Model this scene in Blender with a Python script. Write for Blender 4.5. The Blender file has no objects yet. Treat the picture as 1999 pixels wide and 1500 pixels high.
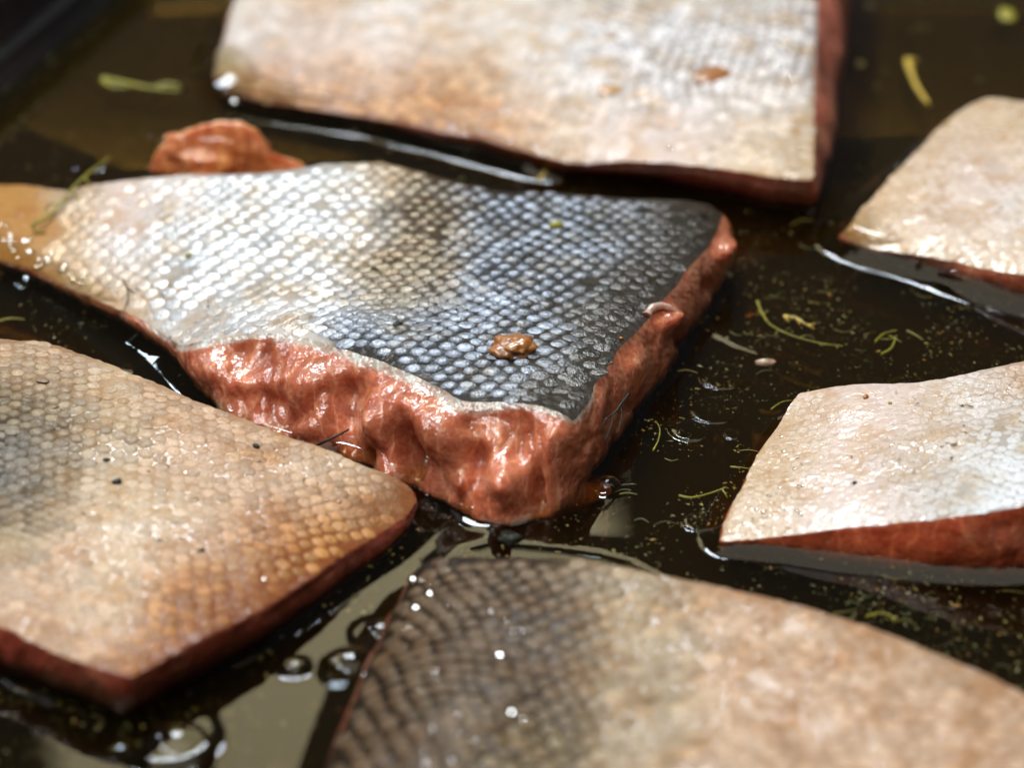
import bpy, math, random
import numpy as np
from mathutils import Vector, Matrix

random.seed(7)
rng = np.random.RandomState(11)
S = bpy.context.scene
COL = S.collection

# ------------------------------------------------------------------ camera
PITCH = math.radians(32)
DIST = 0.47
LENS = 85.0
CAMP = np.array([0.0, -DIST * math.cos(PITCH), 0.018 + DIST * math.sin(PITCH)])
cam_d = bpy.data.cameras.new('camera')
cam = bpy.data.objects.new('camera', cam_d)
COL.objects.link(cam)
cam.location = CAMP
cam.rotation_euler = (math.pi / 2 - PITCH, 0, 0)
cam_d.lens = LENS
cam_d.sensor_width = 36
cam_d.clip_start = 0.01
cam_d.clip_end = 20
cam_d.dof.use_dof = True
cam_d.dof.focus_distance = 0.462
cam_d.dof.aperture_fstop = 9.0
S.camera = cam

# ------------------------------------------------------------------ surroundings and lamps
W = bpy.data.worlds.new('World')
S.world = W
W.use_nodes = True
W.node_tree.nodes['Background'].inputs[0].default_value = (0.75, 0.80, 0.9, 1)
W.node_tree.nodes['Background'].inputs[1].default_value = 0.06


def area(name, az, el, dist, sx, sy, power, color, roll=0.0):
    """rectangular lamp seen from the tray in direction az (from +Y towards +X), el; aimed at the tray"""
    L = bpy.data.lights.new(name, 'AREA')
    L.shape = 'RECTANGLE'
    L.size = sx
    L.size_y = sy
    L.energy = power
    L.color = color
    o = bpy.data.objects.new(name, L)
    COL.objects.link(o)
    a, e = math.radians(az), math.radians(el)
    d = Vector((math.sin(a) * math.cos(e), math.cos(a) * math.cos(e), math.sin(e)))
    o.location = d * dist
    o.rotation_euler = d.to_track_quat('Z', 'Y').to_euler()
    o.rotation_euler.rotate_axis('Z', math.radians(roll))
    return o


area('window_light', -8, 52, 1.6, 0.48, 0.26, 15.0, (0.86, 0.93, 1.0))
area('liquid_reflection_panel', -7, 39.8, 1.6, 0.48, 0.30, 1.4, (1.0, 0.86, 0.50))  # added unseen panel that gives the liquid its beige reflection
area('waterline_band_lamp', -46, 37, 1.7, 0.22, 0.14, 2.3, (0.78, 0.90, 1.0))  # added unseen lamp for the bright band along the left water line
area('side_glint_lamp', -85, 60, 1.7, 0.35, 0.35, 6.0, (0.90, 0.95, 1.0))  # added unseen lamp that puts glints on the cut flesh
area('rear_glint_lamp', -150, 66, 1.7, 0.62, 0.46, 9.0, (0.92, 0.94, 1.0))  # added unseen lamp behind the camera, glints and fill for the front flesh
area('overhead_fill_lamp', 20, 92, 1.8, 1.5, 1.5, 10.0, (1.0, 0.90, 0.70))  # added soft fill from above, also mirrored in the raised liquid edges

S.view_settings.view_transform = 'Standard'
S.view_settings.look = 'None'
S.view_settings.gamma = 1
S.view_settings.exposure = 0.12
S.cycles.max_bounces = 8
S.cycles.transparent_max_bounces = 16
S.cycles.caustics_reflective = False
S.cycles.caustics_refractive = False
S.cycles.sample_clamp_indirect = 4

ZF = 0.006          # tray floor
ZL = 0.012          # level of the marinade above the tray floor
FPX = LENS / 36 * 1999
RX = np.array([1.0, 0, 0])
FW = np.array([0, math.cos(PITCH), -math.sin(PITCH)])
UP = np.array([0, math.sin(PITCH), math.cos(PITCH)])


def at(px, py, z):
    """world point at height z seen at a point of the photograph"""
    px = np.asarray(px, float)
    py = np.asarray(py, float)
    z = np.asarray(z, float) + 0 * px
    d = (px - 999.5)[..., None] * RX - (py - 750)[..., None] * UP + FPX * FW
    t = (z - CAMP[2]) / d[..., 2]
    return CAMP + d * t[..., None]


def to_px(P):
    v = np.asarray(P) - CAMP
    w = v @ FW
    return 999.5 + FPX * (v @ RX) / w, 750 - FPX * (v @ UP) / w


# ------------------------------------------------------------------ numeric helpers
def _h(ix, iy, iz, s):
    n = (ix * 374761393 + iy * 668265263 + iz * 2147483647 + s * 974634777) & 0xffffffff
    n = ((n ^ (n >> 13)) * 1274126177) & 0xffffffff
    return ((n ^ (n >> 16)) & 0xffff) / 32767.5 - 1.0


def vnoise(P, freq, seed=0):
    Q = np.asarray(P, float) * freq + 1000.0
    I = np.floor(Q).astype(np.int64)
    F = Q - I
    F = F * F * (3 - 2 * F)
    out = 0
    for dx in (0, 1):
        wx = F[..., 0] if dx else 1 - F[..., 0]
        for dy in (0, 1):
            wy = F[..., 1] if dy else 1 - F[..., 1]
            for dz in (0, 1):
                wz = F[..., 2] if dz else 1 - F[..., 2]
                out = out + wx * wy * wz * _h(I[..., 0] + dx, I[..., 1] + dy, I[..., 2] + dz, seed)
    return out


def fbm(P, freq, octv=4, seed=0, gain=0.5):
    a, s, t = 1.0, 0, 0
    for k in range(octv):
        s = s + a * vnoise(P, freq * 2.03 ** k, seed + k * 17)
        t += a
        a *= gain
    return s / t


def mvc(X, V, f):
    """mean value interpolation of boundary values f at points X"""
    out = np.empty((len(X),) + f.shape[1:])
    for a in range(0, len(X), 4000):
        x = X[a:a + 4000]
        d = V[None] - x[:, None]
        r = np.linalg.norm(d, axis=2) + 1e-9
        dn = np.roll(d, -1, axis=1)
        rn = np.roll(r, -1, axis=1)
        cr = d[..., 0] * dn[..., 1] - d[..., 1] * dn[..., 0]
        dt = (d * dn).sum(2)
        tn = (r * rn - dt) / (cr + np.where(cr >= 0, 1e-14, -1e-14))
        w = (tn + np.roll(tn, 1, axis=1)) / r
        w /= w.sum(1, keepdims=True)
        out[a:a + 4000] = w @ f
    return out


def seg_dist(X, V, closed=True):
    A = V if closed else V[:-1]
    B = np.roll(V, -1, axis=0) if closed else V[1:]
    best = np.full(len(X), 1e9)
    for a, b in zip(A, B):
        ab = b - a
        t = np.clip(((X - a) @ ab) / (ab @ ab + 1e-18), 0, 1)
        q = X - a - t[:, None] * ab
        best = np.minimum(best, (q * q).sum(1))
    return np.sqrt(best)


def inside(X, V):
    r = np.zeros(len(X), bool)
    x, y = X[:, 0], X[:, 1]
    for (x0, y0), (x1, y1) in zip(V, np.roll(V, -1, axis=0)):
        c = ((y0 > y) != (y1 > y))
        r ^= c & (x < (x1 - x0) * (y - y0) / (y1 - y0 + 1e-18) + x0)
    return r


def sm(a, b, x):
    t = np.clip((x - a) / (b - a), 0, 1)
    return t * t * (3 - 2 * t)


# ------------------------------------------------------------------ mesh helpers
def mesh(name, V, F, mat, smooth=True, attrs=None):
    V = np.asarray(V, np.float32)
    me = bpy.data.meshes.new(name)
    if isinstance(F, np.ndarray):
        k = F.shape[1]
        me.vertices.add(len(V))
        me.vertices.foreach_set('co', V.ravel())
        me.loops.add(F.size)
        me.loops.foreach_set('vertex_index', F.ravel().astype(np.int32))
        me.polygons.add(len(F))
        me.polygons.foreach_set('loop_start', np.arange(0, F.size, k, dtype=np.int32))
        me.update(calc_edges=True)
        me.validate()
    else:
        me.from_pydata([tuple(v) for v in V], [], F)
        me.update()
    if smooth:
        me.polygons.foreach_set('use_smooth', [True] * len(me.polygons))
    for an, av in (attrs or {}).items():
        at_ = me.attributes.new(an, 'FLOAT_COLOR', 'POINT')
        c = np.ones((len(V), 4), np.float32)
        c[:, :av.shape[1]] = av
        at_.data.foreach_set('color', c.ravel())
    me.materials.append(mat)
    return me


def link(name, me, parent=None, loc=None):
    o = bpy.data.objects.new(name, me)
    COL.objects.link(o)
    if parent:
        o.parent = parent
    if loc is not None:
        o.location = loc
    return o


def tag(o, label=None, cat=None, group=None, kind=None):
    if label: o['label'] = label
    if cat: o['category'] = cat
    if group: o['group'] = group
    if kind: o['kind'] = kind
    return o


def grid_faces(n, m, wrap=True):
    """rows m (0..m-1) of n points, faces between the rows"""
    i = np.arange(n if wrap else n - 1)
    j = np.arange(m - 1)
    I, J = np.meshgrid(i, j)
    I2 = (I + 1) % n
    return np.stack([J * n + I, J * n + I2, (J + 1) * n + I2, (J + 1) * n + I], -1).reshape(-1, 4)


# ------------------------------------------------------------------ materials
class NT:
    def __init__(s, name):
        s.m = bpy.data.materials.new(name)
        s.m.use_nodes = True
        s.t = s.m.node_tree
        s.t.nodes.clear()
        s.out = s.n('ShaderNodeOutputMaterial')

    def n(s, typ, **kw):
        nd = s.t.nodes.new(typ)
        for k, v in kw.items():
            if k.startswith('_'):
                setattr(nd, k[1:], v)
            else:
                nd.inputs[k.replace('__', ' ')].default_value = v
        return nd

    def l(s, a, b):
        s.t.links.new(a, b)

    def pos(s):
        return s.n('ShaderNodeNewGeometry').outputs['Position']

    def noise(s, scale, detail=3, rough=0.55, vec=None):
        nd = s.n('ShaderNodeTexNoise', Scale=scale, Detail=detail, Roughness=rough)
        s.l(vec if vec is not None else s.pos(), nd.inputs['Vector'])
        return nd.outputs['Fac']

    def ramp(s, fac, pts):
        r = s.n('ShaderNodeValToRGB')
        e = r.color_ramp.elements
        e[0].position, e[0].color = pts[0][0], (*pts[0][1], 1)
        e[1].position, e[1].color = pts[-1][0], (*pts[-1][1], 1)
        for p, c in pts[1:-1]:
            q = e.new(p)
            q.color = (*c, 1)
        s.l(fac, r.inputs['Fac'])
        return r.outputs['Color']

    def mul(s, a, b, fac=1.0, mode='MULTIPLY'):
        x = s.n('ShaderNodeMix', _data_type='RGBA', _blend_type=mode)
        x.inputs[0].default_value = fac
        s.l(a, x.inputs[6])
        if isinstance(b, tuple):
            x.inputs[7].default_value = (*b, 1)
        else:
            s.l(b, x.inputs[7])
        return x.outputs[2]

    def bump(s, h, dist, strength=1.0, prev=None):
        b = s.n('ShaderNodeBump', Strength=strength, Distance=dist)
        s.l(h, b.inputs['Height'])
        if prev is not None:
            s.l(prev, b.inputs['Normal'])
        return b.outputs['Normal']


def skin_material():
    t = NT('fish_skin')
    an = t.n('ShaderNodeAttribute', _attribute_name='col')
    a = an.outputs['Color']
    f = t.ramp(t.noise(900, 4, 0.7), [(0.3, (0.84, 0.81, 0.77)), (0.55, (1, 1, 1)), (0.75, (1.07, 1.07, 1.08))])
    g = t.ramp(t.noise(130, 4, 0.6), [(0.36, (0.88, 0.76, 0.62)), (0.52, (1, 1, 1))])
    c = t.mul(t.mul(a, f), g)
    p = t.n('ShaderNodeBsdfPrincipled')
    t.l(c, p.inputs['Base Color'])
    p.inputs['Roughness'].default_value = 0.5
    p.inputs['Specular IOR Level'].default_value = 0.15
    p.inputs['Subsurface Weight'].default_value = 0.12
    p.inputs['Subsurface Radius'].default_value = (1, 0.5, 0.3)
    p.inputs['Subsurface Scale'].default_value = 0.0012
    t.l(an.outputs['Alpha'], p.inputs['Coat Weight'])
    p.inputs['Coat Roughness'].default_value = 0.10
    vo = t.n('ShaderNodeTexVoronoi', Scale=620.0, _feature='SMOOTH_F1')
    t.l(t.pos(), vo.inputs['Vector'])
    b = t.bump(vo.outputs['Distance'], 0.0003, 0.35)
    b = t.bump(t.noise(700, 2, 0.5), 0.0006, 0.40, b)
    t.l(b, p.inputs['Normal'])
    t.l(b, p.inputs['Coat Normal'])
    t.l(p.outputs[0], t.out.inputs[0])
    return t.m


def scale_material(name, single, metal=0.45, rough=0.34, coat=0.7):
    t = NT(name)
    if single:
        a = t.n('ShaderNodeObjectInfo').outputs['Color']
    else:
        a = t.n('ShaderNodeAttribute', _attribute_name='col').outputs['Color']
    f = t.ramp(t.noise(1400, 3, 0.7), [(0.28, (0.70, 0.66, 0.60)), (0.5, (1, 1, 1)), (0.8, (1.06, 1.06, 1.08))])
    g = t.ramp(t.noise(110, 4, 0.65), [(0.36, (0.84, 0.68, 0.50)), (0.5, (1, 1, 1)), (0.7, (1.1, 1.12, 1.16))])
    c = t.mul(t.mul(a, f), g)
    p = t.n('ShaderNodeBsdfPrincipled')
    t.l(c, p.inputs['Base Color'])
    p.inputs['Metallic'].default_value = metal
    p.inputs['Roughness'].default_value = rough
    p.inputs['Coat Weight'].default_value = coat
    p.inputs['Coat Roughness'].default_value = 0.1 if metal > 0.2 else 0.06
    p.inputs['Specular IOR Level'].default_value = 0.5 if metal > 0.2 else 0.2
    b = t.bump(t.noise(1600, 3, 0.6), 0.00035, 0.6)
    b = t.bump(t.noise(600, 2, 0.5), 0.0006, 0.45, b)
    t.l(b, p.inputs['Normal'])
    t.l(b, p.inputs['Coat Normal'])
    t.l(p.outputs[0], t.out.inputs[0])
    return t.m


def flesh_material():
    t = NT('salmon_flesh')
    a = t.n('ShaderNodeAttribute', _attribute_name='col').outputs['Color']
    f = t.ramp(t.noise(160, 5, 0.6), [(0.3, (0.72, 0.52, 0.42)), (0.52, (1, 1, 1)), (0.72, (1.12, 1.25, 1.25))])
    g = t.ramp(t.noise(1100, 3, 0.6), [(0.3, (0.75, 0.7, 0.7)), (0.6, (1.08, 1.08, 1.08))])
    wv = t.n('ShaderNodeTexWave', Scale=75.0, Distortion=9.0, Detail=2.5)
    wv.inputs['Detail Scale'].default_value = 1.3
    wv.bands_direction = 'X'
    t.l(t.pos(), wv.inputs['Vector'])
    ln = t.ramp(wv.outputs['Fac'], [(0.0, (1.25, 1.6, 1.75)), (0.06, (1.06, 1.14, 1.18)), (0.22, (1, 1, 1)), (1.0, (0.95, 0.9, 0.88))])
    c = t.mul(t.mul(t.mul(a, f), g), ln)
    p = t.n('ShaderNodeBsdfPrincipled')
    t.l(c, p.inputs['Base Color'])
    p.inputs['Roughness'].default_value = 0.32
    p.inputs['Subsurface Weight'].default_value = 0.55
    p.inputs['Subsurface Radius'].default_value = (1, 0.35, 0.18)
    p.inputs['Subsurface Scale'].default_value = 0.004
    p.inputs['Coat Weight'].default_value = 1.0
    p.inputs['Coat Roughness'].default_value = 0.03
    p.inputs['Coat IOR'].default_value = 1.6
    b = t.bump(t.noise(1100, 2, 0.5), 0.0004, 0.5)
    b = t.bump(t.noise(210, 2, 0.5), 0.0020, 0.42, b)
    t.l(b, p.inputs['Normal'])
    t.l(b, p.inputs['Coat Normal'])
    t.l(p.outputs[0], t.out.inputs[0])
    return t.m


def liquid_material():
    t = NT('oily_marinade')
    fr = t.n('ShaderNodeFresnel', IOR=1.42)
    gl = t.n('ShaderNodeBsdfGlossy', Roughness=0.015, Color=(1, 1, 1, 1))
    tr = t.n('ShaderNodeBsdfTransparent', Color=(1, 1, 1, 1))
    mx = t.n('ShaderNodeMixShader')
    t.l(fr.outputs[0], mx.inputs[0])
    t.l(tr.outputs[0], mx.inputs[1])
    t.l(gl.outputs[0], mx.inputs[2])
    t.l(mx.outputs[0], t.out.inputs[0])
    v = t.n('ShaderNodeVolumeAbsorption', Color=(0.66, 0.54, 0.16, 1), Density=250.0)
    sc = t.n('ShaderNodeVolumeScatter', Color=(0.80, 0.64, 0.20, 1), Density=7.0, Anisotropy=0.2)
    ad = t.n('ShaderNodeAddShader')
    t.l(v.outputs[0], ad.inputs[0])
    t.l(sc.outputs[0], ad.inputs[1])
    t.l(ad.outputs[0], t.out.inputs['Volume'])
    return t.m


def film_material():
    t = NT('bubble_film')
    fr = t.n('ShaderNodeFresnel', IOR=1.45)
    gl = t.n('ShaderNodeBsdfGlossy', Roughness=0.02, Color=(1, 1, 1, 1))
    tr = t.n('ShaderNodeBsdfTransparent', Color=(0.985, 0.98, 0.95, 1))
    mx = t.n('ShaderNodeMixShader')
    t.l(fr.outputs[0], mx.inputs[0])
    t.l(tr.outputs[0], mx.inputs[1])
    t.l(gl.outputs[0], mx.inputs[2])
    t.l(mx.outputs[0], t.out.inputs[0])
    return t.m


def simple(name, col, rough=0.4, coat=0.6, sss=0.0, nscale=600, var=0.35, bumpd=0.0003, metal=0.0):
    t = NT(name)
    rgb = t.n('ShaderNodeRGB')
    rgb.outputs[0].default_value = (*col, 1)
    lo = 1 - var
    f = t.ramp(t.noise(nscale, 4, 0.6), [(0.3, (lo, lo, lo)), (0.7, (1 + var, 1 + var, 1 + var))])
    p = t.n('ShaderNodeBsdfPrincipled')
    t.l(t.mul(rgb.outputs[0], f), p.inputs['Base Color'])
    p.inputs['Roughness'].default_value = rough
    p.inputs['Metallic'].default_value = metal
    p.inputs['Coat Weight'].default_value = coat
    p.inputs['Coat Roughness'].default_value = 0.08
    if sss:
        p.inputs['Subsurface Weight'].default_value = sss
        p.inputs['Subsurface Scale'].default_value = 0.0015
    b = t.bump(t.noise(nscale * 1.7, 3, 0.6), bumpd, 0.6)
    t.l(b, p.inputs['Normal'])
    t.l(p.outputs[0], t.out.inputs[0])
    return t.m


def speck_material():
    t = NT('herb_specks')
    a = t.n('ShaderNodeAttribute', _attribute_name='col').outputs['Color']
    p = t.n('ShaderNodeBsdfPrincipled', Roughness=0.4)
    t.l(a, p.inputs['Base Color'])
    t.l(p.outputs[0], t.out.inputs[0])
    return t.m


M_SKIN = skin_material()
M_SC1 = scale_material('fish_scale', True)
M_SCN = scale_material('fish_scale_field', False)
M_SC1B = scale_material('belly_scale', True, 0.05, 0.5, 0.32)
M_SCNB = scale_material('belly_scale_field', False, 0.05, 0.5, 0.32)
M_FLESH = flesh_material()
M_LIQ = liquid_material()
M_FILM = film_material()
M_TRAY = simple('black_enamel', (0.014, 0.011, 0.006), 0.4, 0.5, nscale=300, var=0.5, bumpd=0.0002)
M_DILL = simple('dill_green', (0.30, 0.27, 0.015), 0.5, 0.15, nscale=900)
M_STRAW = simple('straw_stem', (0.58, 0.40, 0.04), 0.45, 0.5, nscale=900)
M_DARKH = simple('dark_herb', (0.014, 0.017, 0.006), 0.6, 0.12, nscale=900)
M_LUMP = simple('amber_morsel', (0.40, 0.15, 0.025), 0.3, 1.0, 0.3, nscale=700, bumpd=0.0006)
M_SPECK = speck_material()

# ------------------------------------------------------------------ tray
P1 = at(-40, 232, ZL)[:2]
P2 = at(230, 0, ZL)[:2]
td = (P2 - P1) / np.linalg.norm(P2 - P1)
tn = np.array([td[1], -td[0]])                    # into the tray
c0 = P1 - td * 0.33
tw, tl, rc = 0.50, 0.72, 0.035


def rrect(grow, n=14):
    pts = []
    r = rc + grow
    for (cx, cy, a0) in ((rc, rc, 180), (tw - rc, rc, 270), (tw - rc, tl - rc, 0), (rc, tl - rc, 90)):
        for k in range(n + 1):
            a = math.radians(a0 + 90 * k / n)
            pts.append(c0 + tn * (cx + r * math.cos(a)) + td * (cy + r * math.sin(a)))
    return np.array(pts)


tray = bpy.data.objects.new('baking_tray', None)
COL.objects.link(tray)
tag(tray, 'black enamelled baking tray that holds the marinade and all the fillets', 'tray')
prof = [(-0.010, ZF), (-0.004, ZF + 0.0006), (0.0, ZF + 0.002), (0.0035, 0.0135), (0.0045, 0.0165), (0.0047, 0.0178), (0.0049, 0.01805), (0.0078, 0.01870), (0.0080, 0.0190), (0.0085, 0.026), (0.0092, 0.030)]  # narrow ledge partway up is added to catch a bright streak
rings = []
for g, z in prof:
    r = rrect(g)
    rings.append(np.c_[r, np.full(len(r), z)])
nr = len(rings[0])
V = np.concatenate(rings)
M_WALL = simple('black_gloss_enamel', (0.010, 0.009, 0.009), 0.33, 0.0, nscale=120, var=0.3, bumpd=0.0006)
fl = [tuple(reversed(range(nr)))]
me = mesh('tray_floor', rings[0], [tuple(range(nr))], M_TRAY, False)
link('tray_floor', me, tray)
link('tray_wall', mesh('tray_wall', V, grid_faces(nr, len(prof)), M_WALL), tray)
prof = [(0.0092, 0.030), (0.011, 0.0318), (0.0145, 0.0322), (0.019, 0.0315), (0.0215, 0.029), (0.0205, 0.0275), (0.016, 0.028)]
V = np.concatenate([np.c_[rrect(g), np.full(nr, z)] for g, z in prof])
link('tray_rim', mesh('tray_rim', V, grid_faces(nr, len(prof)), M_TRAY), tray)

# ------------------------------------------------------------------ fillet builder
PAL = {  # scale colour, colour of the skin between the scales, how far scales stand out
    'silver': ((0.70, 0.72, 0.73), (0.42, 0.40, 0.37), 0.6),
    'white':  ((0.74, 0.69, 0.65), (0.64, 0.58, 0.53), 0.28),
    'bare':   ((0.76, 0.63, 0.57), (0.71, 0.585, 0.53), 0.0),
    'tan':    ((0.45, 0.34, 0.21), (0.30, 0.20, 0.10), 0.6),
    'cream':  ((0.66, 0.52, 0.38), (0.56, 0.40, 0.245), 0.25),
    'pink':   ((0.59, 0.40, 0.26), (0.45, 0.275, 0.16), 0.36),
    'amber':  ((0.52, 0.24, 0.065), (0.25, 0.072, 0.013), 0.85),
    'rust':   ((0.30, 0.11, 0.025), (0.22, 0.065, 0.012), 0.3),
    'olive':  ((0.21, 0.16, 0.085), (0.045, 0.024, 0.009), 0.95),
    'slate':  ((0.23, 0.265, 0.32), (0.020, 0.016, 0.010), 1.0),  # grey scales with the bluish glare put into their colour
    'pearl':  ((0.78, 0.75, 0.74), (0.36, 0.31, 0.28), 0.95),
    'ash':    ((0.17, 0.163, 0.15), (0.050, 0.040, 0.027), 0.9),
    'dusk':   ((0.085, 0.080, 0.072), (0.028, 0.021, 0.012), 0.55),
    'dark':   ((0.032, 0.024, 0.014), (0.024, 0.017, 0.009), 0.13),
    'brown':  ((0.14, 0.090, 0.048), (0.020, 0.011, 0.004), 0.9),
    'orange': ((0.50, 0.26, 0.07), (0.45, 0.22, 0.055), 0.0),
}


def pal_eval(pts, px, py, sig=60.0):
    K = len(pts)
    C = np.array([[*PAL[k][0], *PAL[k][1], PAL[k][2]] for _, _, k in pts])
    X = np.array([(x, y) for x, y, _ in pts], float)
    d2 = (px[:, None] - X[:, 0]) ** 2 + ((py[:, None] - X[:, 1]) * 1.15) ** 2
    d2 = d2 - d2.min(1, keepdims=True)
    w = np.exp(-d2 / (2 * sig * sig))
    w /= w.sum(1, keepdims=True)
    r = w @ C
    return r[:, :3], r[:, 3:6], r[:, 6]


def scale_shapes():
    out = []
    for k in range(5):
        r = np.random.RandomState(50 + k)
        n = 12
        vs = [(0.0, 0.0, 1.0)]
        ecc = 1 + r.uniform(-0.06, 0.06)
        wob = 1 + r.uniform(-0.05, 0.05, n)
        for (rad, h) in ((0.45, 0.94), (0.80, 0.70), (1.0, -0.25)):
            for i in range(n):
                a = 2 * math.pi * i / n
                ca, sa = math.cos(a), math.sin(a)
                q = (abs(ca) ** 1.75 + abs(sa) ** 1.75) ** (-1 / 1.75)
                x, y = rad * q * ca * ecc, rad * q * sa / ecc
                w = 1 + (wob[i] - 1) * rad
                tilt = -0.32 * x            # free edge stands towards the tail
                vs.append((x * w, y * w, h + tilt * (1.1 - rad)))
        fs = [(0, 1 + i, 1 + (i + 1) % n) for i in range(n)]
        for q in range(2):
            a0 = 1 + q * n
            for i in range(n):
                j = (i + 1) % n
                fs.append((a0 + i, a0 + n + i, a0 + n + j))
                fs.append((a0 + i, a0 + n + j, a0 + j))
        out.append((np.array(vs), np.array(fs)))
    return out


SHAPES = scale_shapes()
SMESH = [mesh('fish_scale', v * 1.0, f, M_SC1) for v, f in SHAPES]
SMESHB = [mesh('belly_scale', v * 1.0, f, M_SC1B) for v, f in SHAPES]
OUTLINES = []   # (water outline, rise, width of the meniscus)
TOPS = {}


def build_fillet(label, st, centre, cols, seed, scales=None, dome=0.0015, lump=0.0, rough_edge=0.0004,
                 flesh=(0.66, 0.21, 0.10), rise=0.0014, mw=0.006, pale=None, und=0.0006, sig=60.0, dips=(), wobk=1.0, lobes=(), wetk=1.0):
    root = bpy.data.objects.new('fish_fillet', None)
    COL.objects.link(root)
    tag(root, label, 'fish fillet', 'salted fish fillets lying in the tray')
    T = np.array([at(s[0], s[1], ZL + s[2] / 1000) for s in st])
    hasb = [len(s) > 3 and s[3] is not None for s in st]
    # outward normal at stations
    nx = np.roll(T, -1, 0) - np.roll(T, 1, 0)
    area2 = (T[:, 0] * np.roll(T[:, 1], -1) - np.roll(T[:, 0], -1) * T[:, 1]).sum()
    o = np.stack([nx[:, 1], -nx[:, 0]], 1) * (1 if area2 > 0 else -1)
    o /= np.linalg.norm(o, axis=1, keepdims=True)
    B = np.zeros_like(T)
    for i, s in enumerate(st):
        if hasb[i]:
            B[i] = at(s[3][0], s[3][1], ZL)
        else:
            B[i, :2] = T[i, :2] + o[i] * 0.0006
            B[i, 2] = ZL
    # resample
    N = 960 if lump > 0.002 else 560
    L = np.r_[0, np.cumsum(np.linalg.norm(np.roll(T, -1, 0) - T, axis=1))]
    u = np.linspace(0, L[-1], N, endpoint=False)

    def rs(A):
        A2 = np.r_[A, A[:1]]
        R = np.stack([np.interp(u, L, A2[:, k]) for k in range(A.shape[1])], 1)
        for _ in range(3):
            R = 0.25 * np.roll(R, 1, 0) + 0.5 * R + 0.25 * np.roll(R, -1, 0)
        return R
    T, B = rs(T), rs(B)
    pw = rs(np.array([[(pale or {}).get(i, 0.0)] for i in range(len(st))]))[:, 0]
    nx = np.roll(T, -2, 0) - np.roll(T, 2, 0)
    o = np.stack([nx[:, 1], -nx[:, 0]], 1) * (1 if area2 > 0 else -1)
    o /= np.linalg.norm(o, axis=1, keepdims=True) + 1e-12
    jag = fbm(T, 700, 3, seed) * rough_edge + fbm(T, 180, 2, seed + 5) * rough_edge * 1.2
    T[:, :2] += o * jag[:, None]
    T[:, 2] += fbm(T, 150, 3, seed + 9) * rough_edge * 0.8
    Vb = T[::3, :2]
    fb = T[::3, 2:3]

    def height(X):
        z = mvc(X, Vb, fb)[:, 0]
        d = seg_dist(X, Vb)
        z = z + dome * (1 - np.exp(-(d / 0.010))) 
        P = np.c_[X, np.zeros(len(X))]
        z = z + und * (1 - np.exp(-d / 0.004)) * fbm(P, 55, 3, seed + 2) * 2
        for (qx, qy, rad, h) in dips:
            c = at(qx, qy, ZL + 0.012)[:2]
            z = z + h * np.exp(-((X - c) ** 2).sum(1) / rad ** 2) * (1 - np.exp(-d / 0.004))
        return z

    C = at(centre[0], centre[1], ZL + 0.010)[:2]
    M = 90
    tt = np.linspace(0, 1, M) ** 0.8
    X = C + (T[:, :2] - C)[None] * tt[1:, None, None]
    Xf = X.reshape(-1, 2)
    z = height(Xf)
    z[-N:] = T[:, 2]
    zc = height(C[None])
    V = np.concatenate([np.c_[Xf, z], [[C[0], C[1], zc[0]]]])
    q = grid_faces(N, M - 1)
    tri = [(len(V) - 1, i, (i + 1) % N) for i in range(N)]
    F = np.concatenate([np.concatenate([q[:, [0, 1, 2]], q[:, [0, 2, 3]]]), np.array(tri)])
    if area2 < 0:
        F = F[:, ::-1]
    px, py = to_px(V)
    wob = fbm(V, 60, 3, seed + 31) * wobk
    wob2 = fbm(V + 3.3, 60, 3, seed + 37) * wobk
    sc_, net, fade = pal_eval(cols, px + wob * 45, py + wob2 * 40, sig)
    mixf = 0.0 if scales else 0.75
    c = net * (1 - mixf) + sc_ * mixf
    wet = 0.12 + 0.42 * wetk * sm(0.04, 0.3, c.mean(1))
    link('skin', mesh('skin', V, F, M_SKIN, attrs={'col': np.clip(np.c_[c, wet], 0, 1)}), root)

    # ---- flesh side
    rows = 26
    s = np.linspace(0, 1, rows) ** 1.1
    wid = np.linalg.norm(B - T, axis=1)
    R = T[None] * (1 - s)[:, None, None] + B[None] * s[:, None, None]
    prof_ = np.sin(np.pi * s) ** 0.8
    R[:, :, :2] += (o[None] * (prof_[:, None] * np.minimum(wid, 0.01)[None] * 0.14)[..., None])
    n1 = fbm(R, 62, 4, seed + 3, 0.42)
    n2 = fbm(R * np.array([1, 1, 0.5]), 240, 3, seed + 4)
    rid = 1 - np.abs(fbm(R * np.array([1.0, 1.0, 0.5]), 80, 3, seed + 8)) * 3.2
    env = (sm(0.02, 0.25, s))[:, None] * np.ones(N)[None]
    amp = env * (0.0007 + lump * np.clip(wid / 0.02, 0.1, 1.0)[None])
    disp = amp * (n1 * 1.0 + 0.15 * n2 + 0.4 * np.clip(rid, 0, 1) ** 2 * -1)
    nrm = np.dstack([o[None].repeat(rows, 0), np.full((rows, N, 1), 0.55)])
    if lump > 0.002:
        ph = u[None] / 0.0062 + 1.6 * s[:, None] + 0.9 * fbm(R, 90, 3, seed + 51)
        fr = np.abs(ph - np.round(ph))
        disp = disp - 0.00050 * np.exp(-(fr / 0.085) ** 2) * env
        disp = disp + 0.00035 * (1 - (2 * fr) ** 2) * env
    if lobes:
        lx, ly = to_px(R)
        disp = disp * (1 - 0.62 * sm(1100, 1190, lx))
        for (qx, qy, ax, ay, hh) in lobes:
            disp = disp + 1.6 * hh / 1000 * np.exp(-((lx - qx) / ax) ** 2 - ((ly - qy) / ay) ** 2) * env
    R = R + nrm * disp[..., None]
    # under the surface down to the floor
    low = []
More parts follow.
